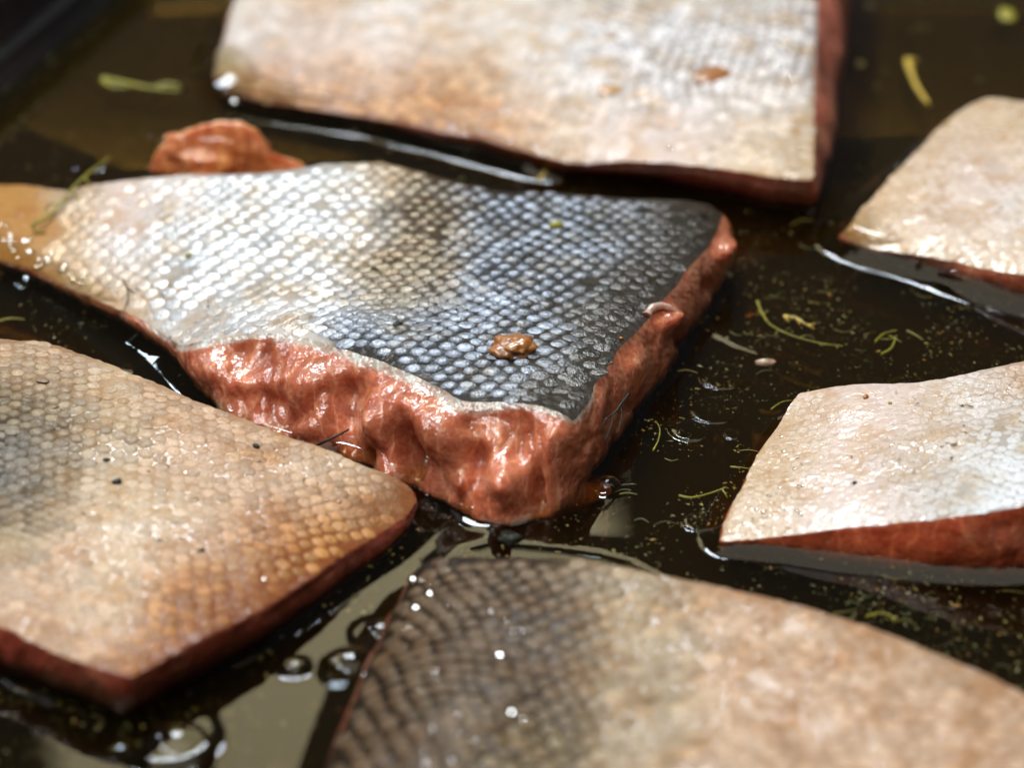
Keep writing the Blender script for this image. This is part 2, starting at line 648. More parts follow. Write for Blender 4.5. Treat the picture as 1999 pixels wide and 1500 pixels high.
    for k, (dz, off) in enumerate(((0.0008, 0.0), (0.003, -0.0045), (ZL, -0.0095))):
        r = R[-1].copy()
        r[:, :2] += o * off
        r[:, 2] = R[-1][:, 2] - dz if k < 2 else ZF + 0.0008
        low.append(r)
    V = np.concatenate([R.reshape(-1, 3)] + low)
    F = grid_faces(N, rows + 3)
    if area2 > 0:
        F = F[:, ::-1]
    base = np.array(flesh)
    tv = fbm(V, 70, 4, seed + 21)
    col = base[None] * (1 + 0.45 * tv)[:, None]
    lite = sm(0.1, 0.6, fbm(V + 2.2, 150, 3, seed + 23))[:, None]
    col = col * (1 - 0.35 * lite) + np.array([0.66, 0.27, 0.14]) * 0.35 * lite
    stain = sm(0.0, 0.55, fbm(V + 7.1, 85, 3, seed + 29))[:, None]
    col = col * (1 - 0.6 * stain) + base[None] * np.array([0.55, 0.42, 0.32]) * 0.6 * stain
    sa = np.concatenate([np.repeat(s, N), np.ones(3 * N)])
    wa = np.tile(wid, rows + 3)
    pa = np.tile(pw, rows + 3)
    dd = sa * wa
    pj = pa * (1 + 0.5 * fbm(V, 260, 2, seed + 27)) / 1000
    pf = (pa > 0.02) * (1 - sm(pj * 0.7, pj * 1.25 + 1e-6, dd))
    col = col * (1 - pf[:, None]) + np.array([0.62, 0.50, 0.40]) * pf[:, None]
    link('flesh', mesh('flesh', V, F, M_FLESH, attrs={'col': np.clip(col, 0.01, 1)}), root)
    ol = R[-1][:, :2].copy()
    for _ in range(70):
        ol = 0.25 * np.roll(ol, 1, 0) + 0.5 * ol + 0.25 * np.roll(ol, -1, 0)
    OUTLINES.append((ol[::4].copy(), rise, mw))

    # ---- scales
    if scales:
        a, b, th, bend, u0 = scales['a'], scales['b'], math.radians(scales.get('th', 0)), scales.get('bend', 0), scales.get('u0', 0)
        org = at(*scales['o'], ZL + 0.012)[:2]
        U = []
        nn = int(0.16 / b)
        for j in range(-nn, nn):
            for i in range(-60, 60):
                U.append((i * a + (j % 2) * a / 2, j * b))
        U = np.array(U)
        U = U + rng.uniform(-1, 1, U.shape) * np.array([a, b]) * 0.08
        du = np.minimum(U[:, 0] - u0, 0)
        slope = 2 * bend * du
        Y = U[:, 1] + bend * du ** 2
        ct, st_ = math.cos(th), math.sin(th)
        X = org + np.stack([U[:, 0] * ct - Y * st_, U[:, 0] * st_ + Y * ct], 1)
        low_ = np.c_[X, np.zeros(len(X))]
        X = X + np.stack([fbm(low_, 28, 2, seed + 61), fbm(low_, 28, 2, seed + 62)], 1) * a * 1.3
        ang = th + np.arctan(slope) + rng.uniform(-0.12, 0.12, len(U))
        px, py = to_px(np.c_[X, np.full(len(X), ZL + 0.012)])
        ok = inside(X, Vb) & (px > -160) & (px < 2160) & (py > -150) & (py < 1680)
        X, ang = X[ok], ang[ok]
        d = seg_dist(X, Vb)
        ok = d > a * 0.32
        X, ang, d = X[ok], ang[ok], d[ok]
        e = 0.0008
        z = height(X)
        gx = (height(X + [e, 0]) - height(X - [e, 0])) / (2 * e)
        gy = (height(X + [0, e]) - height(X - [0, e])) / (2 * e)
        P = np.c_[X, z]
        px, py = to_px(P)
        wob = fbm(P, 60, 3, seed + 31) * wobk
        wob2 = fbm(P + 3.3, 60, 3, seed + 37) * wobk
        sc_, net, fade = pal_eval(cols, px + wob * 45, py + wob2 * 40, sig)
        fade = fade * (0.92 + 0.3 * rng.uniform(-1, 1, len(P)) + 0.55 * fbm(P, 90, 2, seed + 41))
        keep = fade > 0.08
        grain = fbm(P, 200, 2, seed + 71)
        keep &= ~((fade < 0.5) & (grain > 0.5))
        idx = np.where(keep)[0]
        vis = idx[(px[idx] > 0) & (px[idx] < 1999) & (py[idx] > 0) & (py[idx] < 1500)]
        near = vis[np.argsort(-py[vis])][:scales.get('single', 300)]
        single = set(near.tolist())
        AV, AF, AC = [], [], []
        nv = 0
        for i in idx:
            n = Vector((-gx[i], -gy[i], 1)).normalized()
            n = (n + Vector((random.uniform(-1, 1), random.uniform(-1, 1), 0)) * scales.get('jit', 0.055)).normalized()
            xa = Vector((math.cos(ang[i]), math.sin(ang[i]), 0))
            xa = (xa - n * xa.dot(n)).normalized()
            ya = n.cross(xa)
            k = random.randrange(5)
            f = float(np.clip(fade[i], 0.0, 1.1))
            g = random.uniform(0.88, 1.05) * (0.86 + 0.14 * min(1, f * 1.3))
            tx = 1.03 - 0.15 * sm(0.6, 1.0, f)
            ty = 1.03 - 0.26 * sm(0.6, 1.0, f)
            sx, sy, sz = a * 0.56 * g * tx, b * 0.69 * g * ty, a * 0.145 * scales.get('relief', 1.0) * (0.12 + 0.88 * f ** 1.3) * random.uniform(0.85, 1.15)
            m3 = np.array([[xa.x * sx, ya.x * sy, n.x * sz], [xa.y * sx, ya.y * sy, n.y * sz], [xa.z * sx, ya.z * sy, n.z * sz]])
            cc = np.clip(sc_[i] * (1 + scales.get('var', 1.0) * random.uniform(-0.30, 0.2)), 0, 1)
            cc = cc * min(1, 0.4 + f) + net[i] * (1 - min(1, 0.4 + f))
            if i in single:
                ob = bpy.data.objects.new('scale', (SMESHB if scales.get('belly') else SMESH)[k])
                mw_ = Matrix.Identity(4)
                for r_ in range(3):
                    for c_ in range(3):
                        mw_[r_][c_] = m3[r_, c_]
                    mw_[r_][3] = P[i, r_]
                ob.matrix_world = mw_
                ob.color = (*cc, 1)
                COL.objects.link(ob)
                ob.parent = root
            else:
                v, fcs = SHAPES[k]
                AV.append(v @ m3.T + P[i])
                AF.append(fcs + nv)
                AC.append(np.repeat(cc[None], len(v), 0))
                nv += len(v)
        if AV:
            ob = link('scale_field', mesh('scale_field', np.concatenate(AV), np.concatenate(AF), M_SCNB if scales.get('belly') else M_SCN,
                                          attrs={'col': np.concatenate(AC)}), root)
            tag(ob, kind='stuff')
    TOPS[label] = (height, Vb)
    return root, height


# ------------------------------------------------------------------ the six fillets
# station: x, y in the photograph, height above the marinade (mm), (x, y) of the water line where it shows
A_ST = [(-90, 345, 3), (0, 360, 3), (60, 362, 4), (130, 373, 5), (165, 364, 7), (230, 352, 9), (300, 345, 10), (380, 341, 11),
        (470, 340, 12), (560, 333, 13), (600, 325, 13.5), (650, 320, 14), (700, 318, 14), (745, 316, 14), (790, 328, 14),
        (850, 345, 14), (920, 360, 13), (960, 372, 13), (1040, 375, 12), (1120, 380, 12), (1200, 384, 12), (1280, 388, 11),
        (1340, 390, 11), (1385, 400, 10, (1400, 455)), (1410, 418, 9.5, (1424, 480)), (1402, 448, 11, (1426, 505)), (1385, 482, 12, (1412, 545)),
        (1345, 520, 13, (1395, 580)), (1310, 570, 13.5, (1368, 625)), (1280, 602, 14, (1345, 662)), (1250, 642, 14.5, (1318, 700)),
        (1215, 672, 15, (1290, 742)), (1190, 712, 15, (1255, 790)), (1165, 752, 15, (1225, 830)), (1140, 797, 15, (1190, 882)),
        (1120, 825, 15, (1150, 928)), (1098, 808, 15.5, (1098, 985)), (1060, 793, 15.5, (1050, 1012)), (1000, 788, 15.5, (985, 1022)),
        (940, 785, 15, (915, 1008)), (900, 782, 15, (872, 975)), (860, 757, 14.5, (830, 955)), (800, 730, 14.5, (760, 935)),
        (740, 705, 14, (700, 905)), (690, 690, 13.5, (640, 885)), (640, 672, 13, (580, 870)), (590, 657, 12, (520, 850)),
        (520, 652, 11, (465, 822)), (450, 657, 9.5, (425, 790)), (400, 664, 8, (395, 755)), (355, 676, 5, (368, 722)),
        (320, 652, 3.5, (325, 680)), (280, 627, 3, (280, 650)), (240, 607, 3, (240, 628)), (195, 588, 2.5, (195, 605)),
        (150, 568, 2, (148, 580)), (110, 550, 1.5, (110, 560)), (60, 527, 1.5, (60, 536)), (0, 505, 1.5, (0, 514)), (-90, 478, 1.5, (-90, 488))]
A_pale = {i: 0 for i in range(len(A_ST))}
for i in range(34, 52):
    A_pale[i] = 1.1
A_pale.update({36: 0.9, 37: 0.6, 38: 1.0, 39: 1.9, 40: 2.2, 41: 1.7, 42: 1.4, 43: 1.5, 44: 1.7, 45: 1.6, 46: 1.4, 47: 1.1})
A_COL = [(-60, 420, 'orange'), (60, 430, 'orange'), (30, 380, 'orange'), (60, 510, 'orange'), (150, 400, 'cream'), (130, 500, 'cream'),
         (180, 560, 'cream'), (240, 420, 'bare'), (240, 500, 'white'), (250, 580, 'cream'), (330, 380, 'white'), (350, 480, 'silver'),
         (350, 580, 'silver'), (400, 640, 'white'), (470, 400, 'silver'), (480, 500, 'silver'), (500, 600, 'silver'), (580, 370, 'silver'),
         (600, 480, 'silver'), (640, 560, 'silver'), (560, 640, 'white'), (680, 380, 'silver'), (690, 450, 'silver'), (700, 520, 'tan'),
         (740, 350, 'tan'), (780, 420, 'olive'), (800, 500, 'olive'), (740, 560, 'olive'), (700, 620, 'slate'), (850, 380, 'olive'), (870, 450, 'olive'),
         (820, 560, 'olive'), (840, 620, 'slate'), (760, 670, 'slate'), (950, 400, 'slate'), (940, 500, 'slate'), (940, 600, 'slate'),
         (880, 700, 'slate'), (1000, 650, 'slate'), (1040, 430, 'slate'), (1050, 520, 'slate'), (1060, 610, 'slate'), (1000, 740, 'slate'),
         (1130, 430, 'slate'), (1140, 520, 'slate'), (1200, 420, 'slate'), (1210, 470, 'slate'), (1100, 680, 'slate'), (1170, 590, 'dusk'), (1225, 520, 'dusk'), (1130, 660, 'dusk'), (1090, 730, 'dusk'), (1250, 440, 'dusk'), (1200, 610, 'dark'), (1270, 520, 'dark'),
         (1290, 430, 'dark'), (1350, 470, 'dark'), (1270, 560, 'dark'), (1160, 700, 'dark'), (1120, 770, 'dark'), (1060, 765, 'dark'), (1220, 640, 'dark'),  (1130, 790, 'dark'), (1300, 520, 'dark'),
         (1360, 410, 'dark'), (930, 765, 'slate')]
A_LOBES = [(420, 720, 45, 30, 1.6), (500, 750, 60, 25, 1.4), (545, 800, 22, 45, -1.8), (610, 745, 45, 60, 2.0), (665, 800, 16, 60, -2.2), (600, 840, 40, 30, 1.2),
           (735, 830, 45, 55, 3.0), (700, 890, 20, 30, -2.0), (800, 885, 28, 60, -3.6), (770, 770, 60, 30, 1.0), (865, 850, 34, 45, 1.8), (930, 905, 16, 45, -2.6),
           (905, 945, 26, 26, 1.2), (985, 950, 42, 45, 4.2), (1010, 890, 22, 26, -1.2), (1045, 960, 9, 50, -2.4), (1085, 900, 40, 80, 1.8), (960, 850, 40, 26, 1.0),
           (1300, 620, 22, 26, 2.2), (1330, 660, 14, 20, -1.4), (1405, 490, 16, 34, 1.8), (1385, 560, 10, 16, -1.8), (1240, 720, 30, 40, 0.9), (1195, 830, 12, 40, -1.0)]
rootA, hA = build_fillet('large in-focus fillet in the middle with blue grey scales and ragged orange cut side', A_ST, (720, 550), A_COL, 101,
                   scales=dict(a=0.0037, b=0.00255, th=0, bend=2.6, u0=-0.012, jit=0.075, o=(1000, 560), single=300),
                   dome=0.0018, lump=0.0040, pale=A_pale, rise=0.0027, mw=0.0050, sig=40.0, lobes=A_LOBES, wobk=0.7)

B_ST = [(470, -40, 9), (700, -60, 12), (1000, -80, 14), (1300, -90, 14), (1595, -100, 13, (1668, -40)), (1593, 60, 13, (1652, 130)), (1590, 180, 12, (1640, 240)),
        (1588, 260, 11, (1622, 318)), (1586, 352, 10, (1590, 408)), (1500, 345, 10, (1500, 398)), (1400, 328, 9.5, (1400, 372)),
        (1300, 316, 9, (1300, 350)), (1200, 315, 7, (1200, 338)), (1110, 318, 5, (1110, 334)), (1050, 302, 4.5, (1050, 322)), (990, 285, 4.5, (990, 306)),
        (930, 268, 4.5, (930, 288)), (860, 258, 4.5, (860, 276)), (780, 240, 4, (780, 256)), (700, 226, 3.5, (700, 240)), (620, 215, 3, (620, 226)),
        (560, 205, 2.5, (560, 215)), (500, 197, 2, (500, 205)), (450, 178, 1.8, (450, 186)), (420, 150, 1.8, (419, 158)), (424, 110, 3), (445, 50, 6)]
B_COL = [(440, 140, 'white'), (520, 60, 'white'), (600, 120, 'bare'), (560, 190, 'amber'), (600, 170, 'amber'), (620, 205, 'amber'), (750, 60, 'white'), (760, 130, 'bare'), (760, 215, 'amber'), (640, 195, 'amber'), (690, 205, 'amber'), (840, 240, 'amber'), (700, 160, 'cream'), (860, 180, 'amber'),
         (880, 220, 'pink'), (900, 120, 'cream'), (960, 250, 'amber'), (950, 190, 'cream'), (990, 230, 'amber'), (780, 200, 'amber'), (900, 205, 'amber'), (930, 30, 'white'), (1050, 60, 'white'), (1060, 150, 'white'),
         (1080, 270, 'cream'), (1200, 60, 'pearl'), (1200, 150, 'pearl'), (1200, 240, 'bare'), (1350, 70, 'pearl'), (1350, 170, 'pearl'),
         (1350, 270, 'bare'), (1500, 70, 'pearl'), (1500, 170, 'pearl'), (1480, 250, 'cream'), (1540, 320, 'cream'), (1450, 320, 'cream'),
         (900, -60, 'pink'), (1200, -60, 'tan'), (1450, -60, 'tan'), (600, -40, 'pink')]
rootB, hB = build_fillet('pale silvery fillet at the back with two amber spots and a straight right cut edge', B_ST, (1050, 120), B_COL, 202,
                   scales=dict(a=0.0038, b=0.0029, th=78, bend=0, o=(1200, 150), single=300, belly=True), dome=0.002, lump=0.0008,
                   flesh=(0.56, 0.17, 0.10), rise=0.0038, mw=0.0080, sig=60)

C_ST = [(1640, 462, 2.5, (1640, 470)), (1680, 410, 4), (1740, 345, 6), (1800, 285, 8), (1850, 232, 9), (1890, 203, 10), (1925, 190, 10.5), (1999, 197, 11),
        (2120, 215, 11), (2260, 400, 11, (2270, 460)), (2260, 590, 10, (2265, 650)), (2120, 560, 8, (2120, 625)), (2040, 545, 7.5, (2040, 600)), (1999, 537, 7, (1999, 590)),
        (1950, 530, 6, (1950, 574)), (1900, 520, 5, (1900, 560)), (1850, 509, 4.5, (1850, 540)), (1800, 500, 4, (1800, 524)), (1750, 492, 3.5, (1750, 510)),
        (1690, 480, 2.8, (1690, 494))]
C_COL = [(1660, 460, 'orange'), (1720, 420, 'cream'), (1780, 350, 'cream'), (1850, 280, 'cream'), (1920, 220, 'cream'), (1850, 400, 'bare'),
         (1930, 330, 'bare'), (1990, 260, 'cream'), (1990, 420, 'white'), (1780, 480, 'cream'), (1900, 500, 'cream'), (1990, 520, 'cream'), (2150, 400, 'white')]
rootC, hC = build_fillet('cream skinned fillet pointing left at the upper right edge, beaded with drops', C_ST, (1960, 400), C_COL, 303, dome=0.002,
                   lump=0.0006, scales=dict(a=0.0026, b=0.0021, th=-20, bend=0, relief=0.35, var=0.15, o=(1900, 400), single=300, belly=True),
                   flesh=(0.55, 0.17, 0.08), rise=0.0036, mw=0.0075, wetk=2.0)

D_ST = [(1562, 768, 6), (1620, 756, 7.5), (1700, 750, 9), (1790, 747, 10), (1860, 735, 11), (1930, 720, 12), (1999, 706, 13), (2150, 680, 14), (2320, 850, 14, (2330, 940)),
        (2320, 1010, 14, (2330, 1120)), (2150, 960, 14, (2150, 1090)), (2060, 975, 14, (2060, 1108)), (1999, 988, 13.5, (1999, 1118)), (1950, 998, 12.5, (1950, 1120)), (1890, 1008, 11.5, (1890, 1116)), (1830, 1014, 10, (1830, 1112)),
        (1750, 1022, 8, (1750, 1104)), (1680, 1028, 6.5, (1680, 1098)), (1600, 1038, 5, (1600, 1088)), (1530, 1046, 3.5, (1530, 1076)), (1470, 1053, 2.4, (1470, 1070)), (1408, 1058, 1.8, (1406, 1068)),
        (1412, 1030, 2), (1430, 985, 3), (1455, 940, 3.5), (1480, 890, 4), (1510, 845, 4.5), (1535, 805, 5), (1548, 782, 5.5)]
D_COL = [(1430, 1040, 'cream'), (1480, 960, 'cream'), (1520, 880, 'cream'), (1550, 800, 'cream'), (1600, 1000, 'bare'), (1620, 900, 'bare'),
         (1640, 800, 'bare'), (1740, 850, 'bare'), (1740, 780, 'bare'), (1720, 960, 'bare'), (1790, 900, 'tan'), (1820, 830, 'cream'),
         (1850, 960, 'silver'), (1880, 860, 'white'), (1900, 780, 'white'), (1980, 850, 'silver'), (1980, 940, 'silver'), (1980, 750, 'pink'), (2150, 850, 'silver')]
rootD, hD = build_fillet('smooth pinkish white fillet at the right edge with a red cut side below', D_ST, (1850, 880), D_COL, 404, dome=0.0016,
                   lump=0.0006, scales=dict(a=0.0023, b=0.0019, th=10, bend=0, relief=0.30, var=0.12, o=(1850, 850), single=300, belly=True),
                   flesh=(0.62, 0.12, 0.04), rise=0.0020, mw=0.0042, rough_edge=0.00025)

E_ST = [(820, 1105, 7), (845, 1090, 8.5), (900, 1088, 9), (960, 1088, 10), (1050, 1090, 11), (1150, 1098, 12), (1260, 1118, 13), (1380, 1142, 13), (1500, 1168, 13),
        (1620, 1200, 13), (1740, 1242, 13), (1860, 1290, 13), (1999, 1352, 13), (2200, 1440, 13), (2300, 1700, 13), (1800, 1900, 12), (1200, 1850, 11), (600, 1640, 2, (590, 1660)), (640, 1500, 2, (630, 1520)),
        (668, 1425, 2, (658, 1444)), (695, 1355, 2.2, (684, 1374)), (725, 1290, 2.5, (714, 1310)), (755, 1225, 3, (745, 1248)), (785, 1165, 4, (775, 1190)), (802, 1130, 5.5, (794, 1150))]
E_COL = [(790, 1180, 'brown'), (830, 1110, 'brown'), (760, 1320, 'brown'), (720, 1440, 'brown'), (850, 1200, 'brown'), (830, 1330, 'brown'),
         (800, 1450, 'brown'), (900, 1300, 'brown'), (920, 1150, 'brown'), (900, 1450, 'brown'), (1000, 1130, 'brown'), (1000, 1230, 'brown'), (1000, 1350, 'brown'),
         (1000, 1470, 'olive'), (1090, 1150, 'brown'), (1100, 1250, 'brown'), (1120, 1350, 'brown'), (1120, 1460, 'olive'), (1180, 1130, 'tan'),
         (1190, 1230, 'tan'), (1210, 1330, 'tan'), (1210, 1440, 'tan'), (1280, 1180, 'tan'), (1300, 1300, 'tan'), (1300, 1430, 'tan'),
         (1400, 1200, 'pink'), (1420, 1320, 'pink'), (1420, 1450, 'pink'), (1550, 1230, 'pink'), (1550, 1380, 'pink'), (1700, 1300, 'pink'),
         (1700, 1450, 'pink'), (1880, 1400, 'pink'), (1960, 1480, 'pink'), (760, 1600, 'brown'), (1100, 1650, 'olive'), (1500, 1650, 'pink')]
rootE, hE = build_fillet('blurred front fillet with dark brown scales turning to pinkish tan on the right', E_ST, (1250, 1380), E_COL, 505,
                   scales=dict(a=0.0035, b=0.0026, th=-14, bend=0, jit=0.13, relief=0.8, o=(1100, 1300), single=300, belly=True), dome=0.0018, dips=((850, 1200, 0.012, 0.0028), (850, 1340, 0.014, 0.0034), (820, 1480, 0.016, 0.0034)), lump=0.0008,
                   flesh=(0.30, 0.10, 0.05), mw=0.0045, sig=50)

F_ST = [(-260, 640, 12), (-120, 650, 12), (0, 662, 11), (80, 668, 11), (160, 690, 11), (240, 722, 11), (320, 755, 11), (400, 790, 10.5), (470, 815, 10), (540, 845, 9.5),
        (620, 872, 9), (700, 905, 7.5), (760, 928, 5.5), (800, 950, 4, (812, 962)), (815, 978, 3, (818, 992)), (790, 1010, 3.5, (805, 1028)), (735, 1045, 4.5, (755, 1075)),
        (670, 1085, 5.5, (690, 1120)), (600, 1135, 6.5, (618, 1178)), (520, 1185, 7.5, (535, 1235)), (440, 1225, 8.5, (452, 1283)), (360, 1265, 9, (372, 1325)), (300, 1300, 9.5, (305, 1362)), (255, 1328, 10, (245, 1398)),
        (200, 1310, 10, (160, 1362)), (140, 1290, 10, (110, 1345)), (80, 1262, 10, (55, 1322)), (20, 1235, 10, (0, 1305)), (-100, 1190, 10, (-130, 1270)), (-300, 1120, 10, (-340, 1200))]
F_COL = [(70, 830, 'olive'), (100, 900, 'olive'), (50, 1000, 'olive'), (20, 960, 'ash'), (110, 780, 'olive'), (30, 1060, 'tan'), (60, 720, 'tan'), (0, 700, 'pink'), (100, 700, 'pink'), (0, 800, 'olive'), (60, 880, 'ash'), (0, 900, 'ash'), (40, 780, 'olive'), (120, 800, 'tan'), (0, 1000, 'olive'), (90, 970, 'tan'),
         (200, 760, 'cream'), (250, 850, 'tan'), (200, 920, 'cream'), (130, 880, 'tan'), (0, 1080, 'tan'), (120, 1060, 'pink'), (100, 1160, 'pink'), (0, 1170, 'pink'),
         (220, 1020, 'cream'), (240, 1110, 'cream'), (200, 1200, 'cream'), (330, 800, 'pink'), (350, 900, 'pink'), (340, 990, 'cream'), (350, 1090, 'pink'),
         (330, 1180, 'amber'), (240, 1260, 'amber'), (260, 1300, 'rust'), (160, 1250, 'pink'), (60, 1220, 'pink'), (450, 850, 'pink'), (450, 950, 'pink'), (440, 1050, 'pink'), (420, 1130, 'amber'), (400, 1200, 'rust'),
         (540, 900, 'pink'), (540, 980, 'pink'), (530, 1060, 'amber'), (520, 1130, 'rust'), (640, 920, 'cream'), (630, 1000, 'amber'), (620, 1080, 'amber'),
         (720, 940, 'cream'), (700, 1010, 'amber'), (770, 970, 'rust'), (790, 990, 'rust'), (-150, 800, 'olive'), (-150, 1050, 'tan')]
rootF, hF = build_fillet('tan and pinkish scaled fillet at the lower left, its amber tip pointing right', F_ST, (180, 1000), F_COL, 606,
                   scales=dict(a=0.0029, b=0.0022, th=-24, bend=0, o=(300, 1000), single=300, belly=True), dome=0.0022, lump=0.0006,
                   flesh=(0.36, 0.06, 0.025), mw=0.0045, sig=48)

# ------------------------------------------------------------------ marinade
bumps = [  # px, py, radius mm, step height mm, rim mm : flat oil drops floating on the surface
    (575, 1305, 2.6, 0.4, 1.5), (1180, 950, 3.0, 0.3, 1.5),
    (690, 1310, 5.4, 0.5, 2.0), (740, 1240, 5.0, 0.4, 2.0), (330, 1440, 8.0, 0.7, 3.0)]
gx0, gx1, gy0, gy1, dg = -0.215, 0.235, -0.15, 0.215, 0.0005
gx = np.arange(gx0, gx1, dg)
gy = np.arange(gy0, gy1, dg)
GX, GY = np.meshgrid(gx, gy)
X = np.c_[GX.ravel(), GY.ravel()]
Z = np.zeros(len(X))
for (Vw, rise, mw) in OUTLINES:
    bb = (X[:, 0] > Vw[:, 0].min() - 0.02) & (X[:, 0] < Vw[:, 0].max() + 0.02) & (X[:, 1] > Vw[:, 1].min() - 0.02) & (X[:, 1] < Vw[:, 1].max() + 0.02)
    idx = np.where(bb)[0]
    d = seg_dist(X[idx], Vw)
    ins = inside(X[idx], Vw)
    P3 = np.c_[X[idx], np.zeros(len(idx))]
    wv = mw * (1 + 0.22 * fbm(P3, 45, 2, 5) + 0.03 * fbm(P3, 200, 2, 6))
    rs_ = rise
    if rise == 0.0027:      # the middle fillet: a tall meniscus only along its left tail
        qx, _ = to_px(np.c_[X[idx], np.full(len(idx), ZL)])
        k_ = 1 - sm(400, 460, qx)
        wv = wv * (0.55 + 0.45 * k_)
        rs_ = 0.0010 + 0.0017 * k_
    t = np.clip(1 - d / wv, 0, 1)
    h = rs_ * t ** 1.12
    h[ins] = (rs_ * np.ones(len(idx)))[ins] * (1 + np.minimum(1.12 * d[ins] / mw, 0.22))
    Z[idx] = np.sqrt(Z[idx] ** 2 + h ** 2)
for (qx, qy, r, h, rim) in bumps:
    c = at(qx, qy, ZL)[:2]
    d = np.linalg.norm(X - c, axis=1) * 1000
    Z += h / 1000 * (1 - sm(r - rim / 2, r + rim / 2, d))
ridges = [  # photograph line, width mm, height mm : added ridges shaped to catch bright lines of reflection
    ([(835, 1160), (858, 1105), (900, 1066), (960, 1050), (1040, 1058), (1100, 1064), (1180, 1076), (1240, 1092), (1300, 1120)], 3.4, 0.26),
    ([(1368, 632), (1400, 655), (1440, 676), (1482, 690)], 1.3, 0.22),
    ([(50, 560), (90, 600), (150, 655), (235, 722)], 2.2, 0.40),
    ([(1800, 538), (1860, 556), (1930, 582), (1999, 606)], 1.3, 0.22),
    ([(800, 1180), (850, 1150), (900, 1120)], 3.0, 0.2),
    ([(640, 1060), (740, 1100), (800, 1065), (880, 1010), (960, 1035)], 1.8, 0.2)]
for line, w_, h_ in ridges:
    lp = np.array(line, float)
    LP = at(lp[:, 0], lp[:, 1], ZL)[:, :2]
    d = seg_dist(X, LP, closed=False) / (w_ / 1000)
    Z += h_ / 1000 * np.exp(-d ** 2 * 1.6)
P3 = np.c_[X, np.zeros(len(X))]
Z += fbm(P3, 22, 2, 77) * 0.00045
ny_, nx_ = GX.shape
Vt = np.c_[X, ZL + Z]
F = grid_faces(nx_, ny_, wrap=False)
# closed body: the sides and bottom of the liquid, reaching past the frame
ring = np.r_[np.arange(nx_), np.arange(1, ny_) * nx_ + nx_ - 1, (ny_ - 1) * nx_ + np.arange(nx_ - 2, -1, -1), np.arange(ny_ - 2, 0, -1) * nx_]
nb = len(ring)
low = Vt[ring].copy()
low[:, 2] = ZF + 0.0004
n0 = len(Vt)
Vall = np.concatenate([Vt, low, [[(gx0 + gx1) / 2, (gy0 + gy1) / 2, ZF + 0.0004]]])
i = np.arange(nb)
j = (i + 1) % nb
side = np.stack([ring[i], n0 + i, n0 + j, ring[j]], 1)
tri_top = np.concatenate([F[:, [0, 1, 2]], F[:, [0, 2, 3]], side[:, [0, 1, 2]], side[:, [0, 2, 3]], np.stack([n0 + j, n0 + i, np.full(nb, n0 + nb)], 1)])
liq = link('marinade_liquid', mesh('marinade_liquid', Vall, tri_top, M_LIQ))
tag(liq, 'dark olive brown oily marinade pooled between the fillets', kind='structure')


# ------------------------------------------------------------------ things in and on the marinade
def tube(path, rad, n=6, taper=0.5):
    """path: list of world points -> vertices, faces"""
    P = [Vector(p) for p in path]
    V, F = [], []
    m = len(P)
    for i, p in enumerate(P):
        t = (P[min(i + 1, m - 1)] - P[max(i - 1, 0)]).normalized()
        x = t.cross(Vector((0.1, 0.2, 1))).normalized()
        y = t.cross(x)
        r = rad * (1 - (1 - taper) * i / (m - 1)) * random.uniform(0.85, 1.15)
        for k in range(n):
            a = 2 * math.pi * k / n
            V.append(p + x * r * math.cos(a) + y * r * math.sin(a))
    for i in range(m - 1):
        for k in range(n):
            k2 = (k + 1) % n
            F.append((i * n + k, i * n + k2, (i + 1) * n + k2, (i + 1) * n + k))
    F.append(tuple(range(n)))
    F.append(tuple(reversed(range((m - 1) * n, m * n))))
    return V, F


def curve(pts, step=6):
    """smooth path through px points (x, y, mm above marinade)"""
    W3 = [Vector(at(x, y, ZL + z / 1000).tolist()) for x, y, z in pts]
    if len(W3) < 3:
        return [W3[0].lerp(W3[-1], i / 4) for i in range(5)]
    out = []
    for i in range(len(W3) - 1):
        p0, p1, p2, p3 = W3[max(i - 1, 0)], W3[i], W3[i + 1], W3[min(i + 2, len(W3) - 1)]
        for k in range(step):
            t = k / step
            out.append(0.5 * ((2 * p1) + (p2 - p0) * t + (2 * p0 - 5 * p1 + 4 * p2 - p3) * t * t + (3 * p1 - p0 - 3 * p2 + p3) * t ** 3))
    out.append(W3[-1])
    return out


def herb(label, strands, mat, name='herb_sprig', cat='herb sprig', group=None):
    """strands: [(points, radius mm)], the first is the stem, the others its side leaves"""
    ps = curve(strands[0][0])
    V, F = tube(ps, strands[0][1] / 1000)
    root = link(name, mesh(name, V, F, mat))
    tag(root, label, cat, group)
    for pts, r in strands[1:]:
        V, F = tube(curve(pts), r / 1000, 5)
        link('leaf', mesh('leaf', V, F, mat), root)
    return root


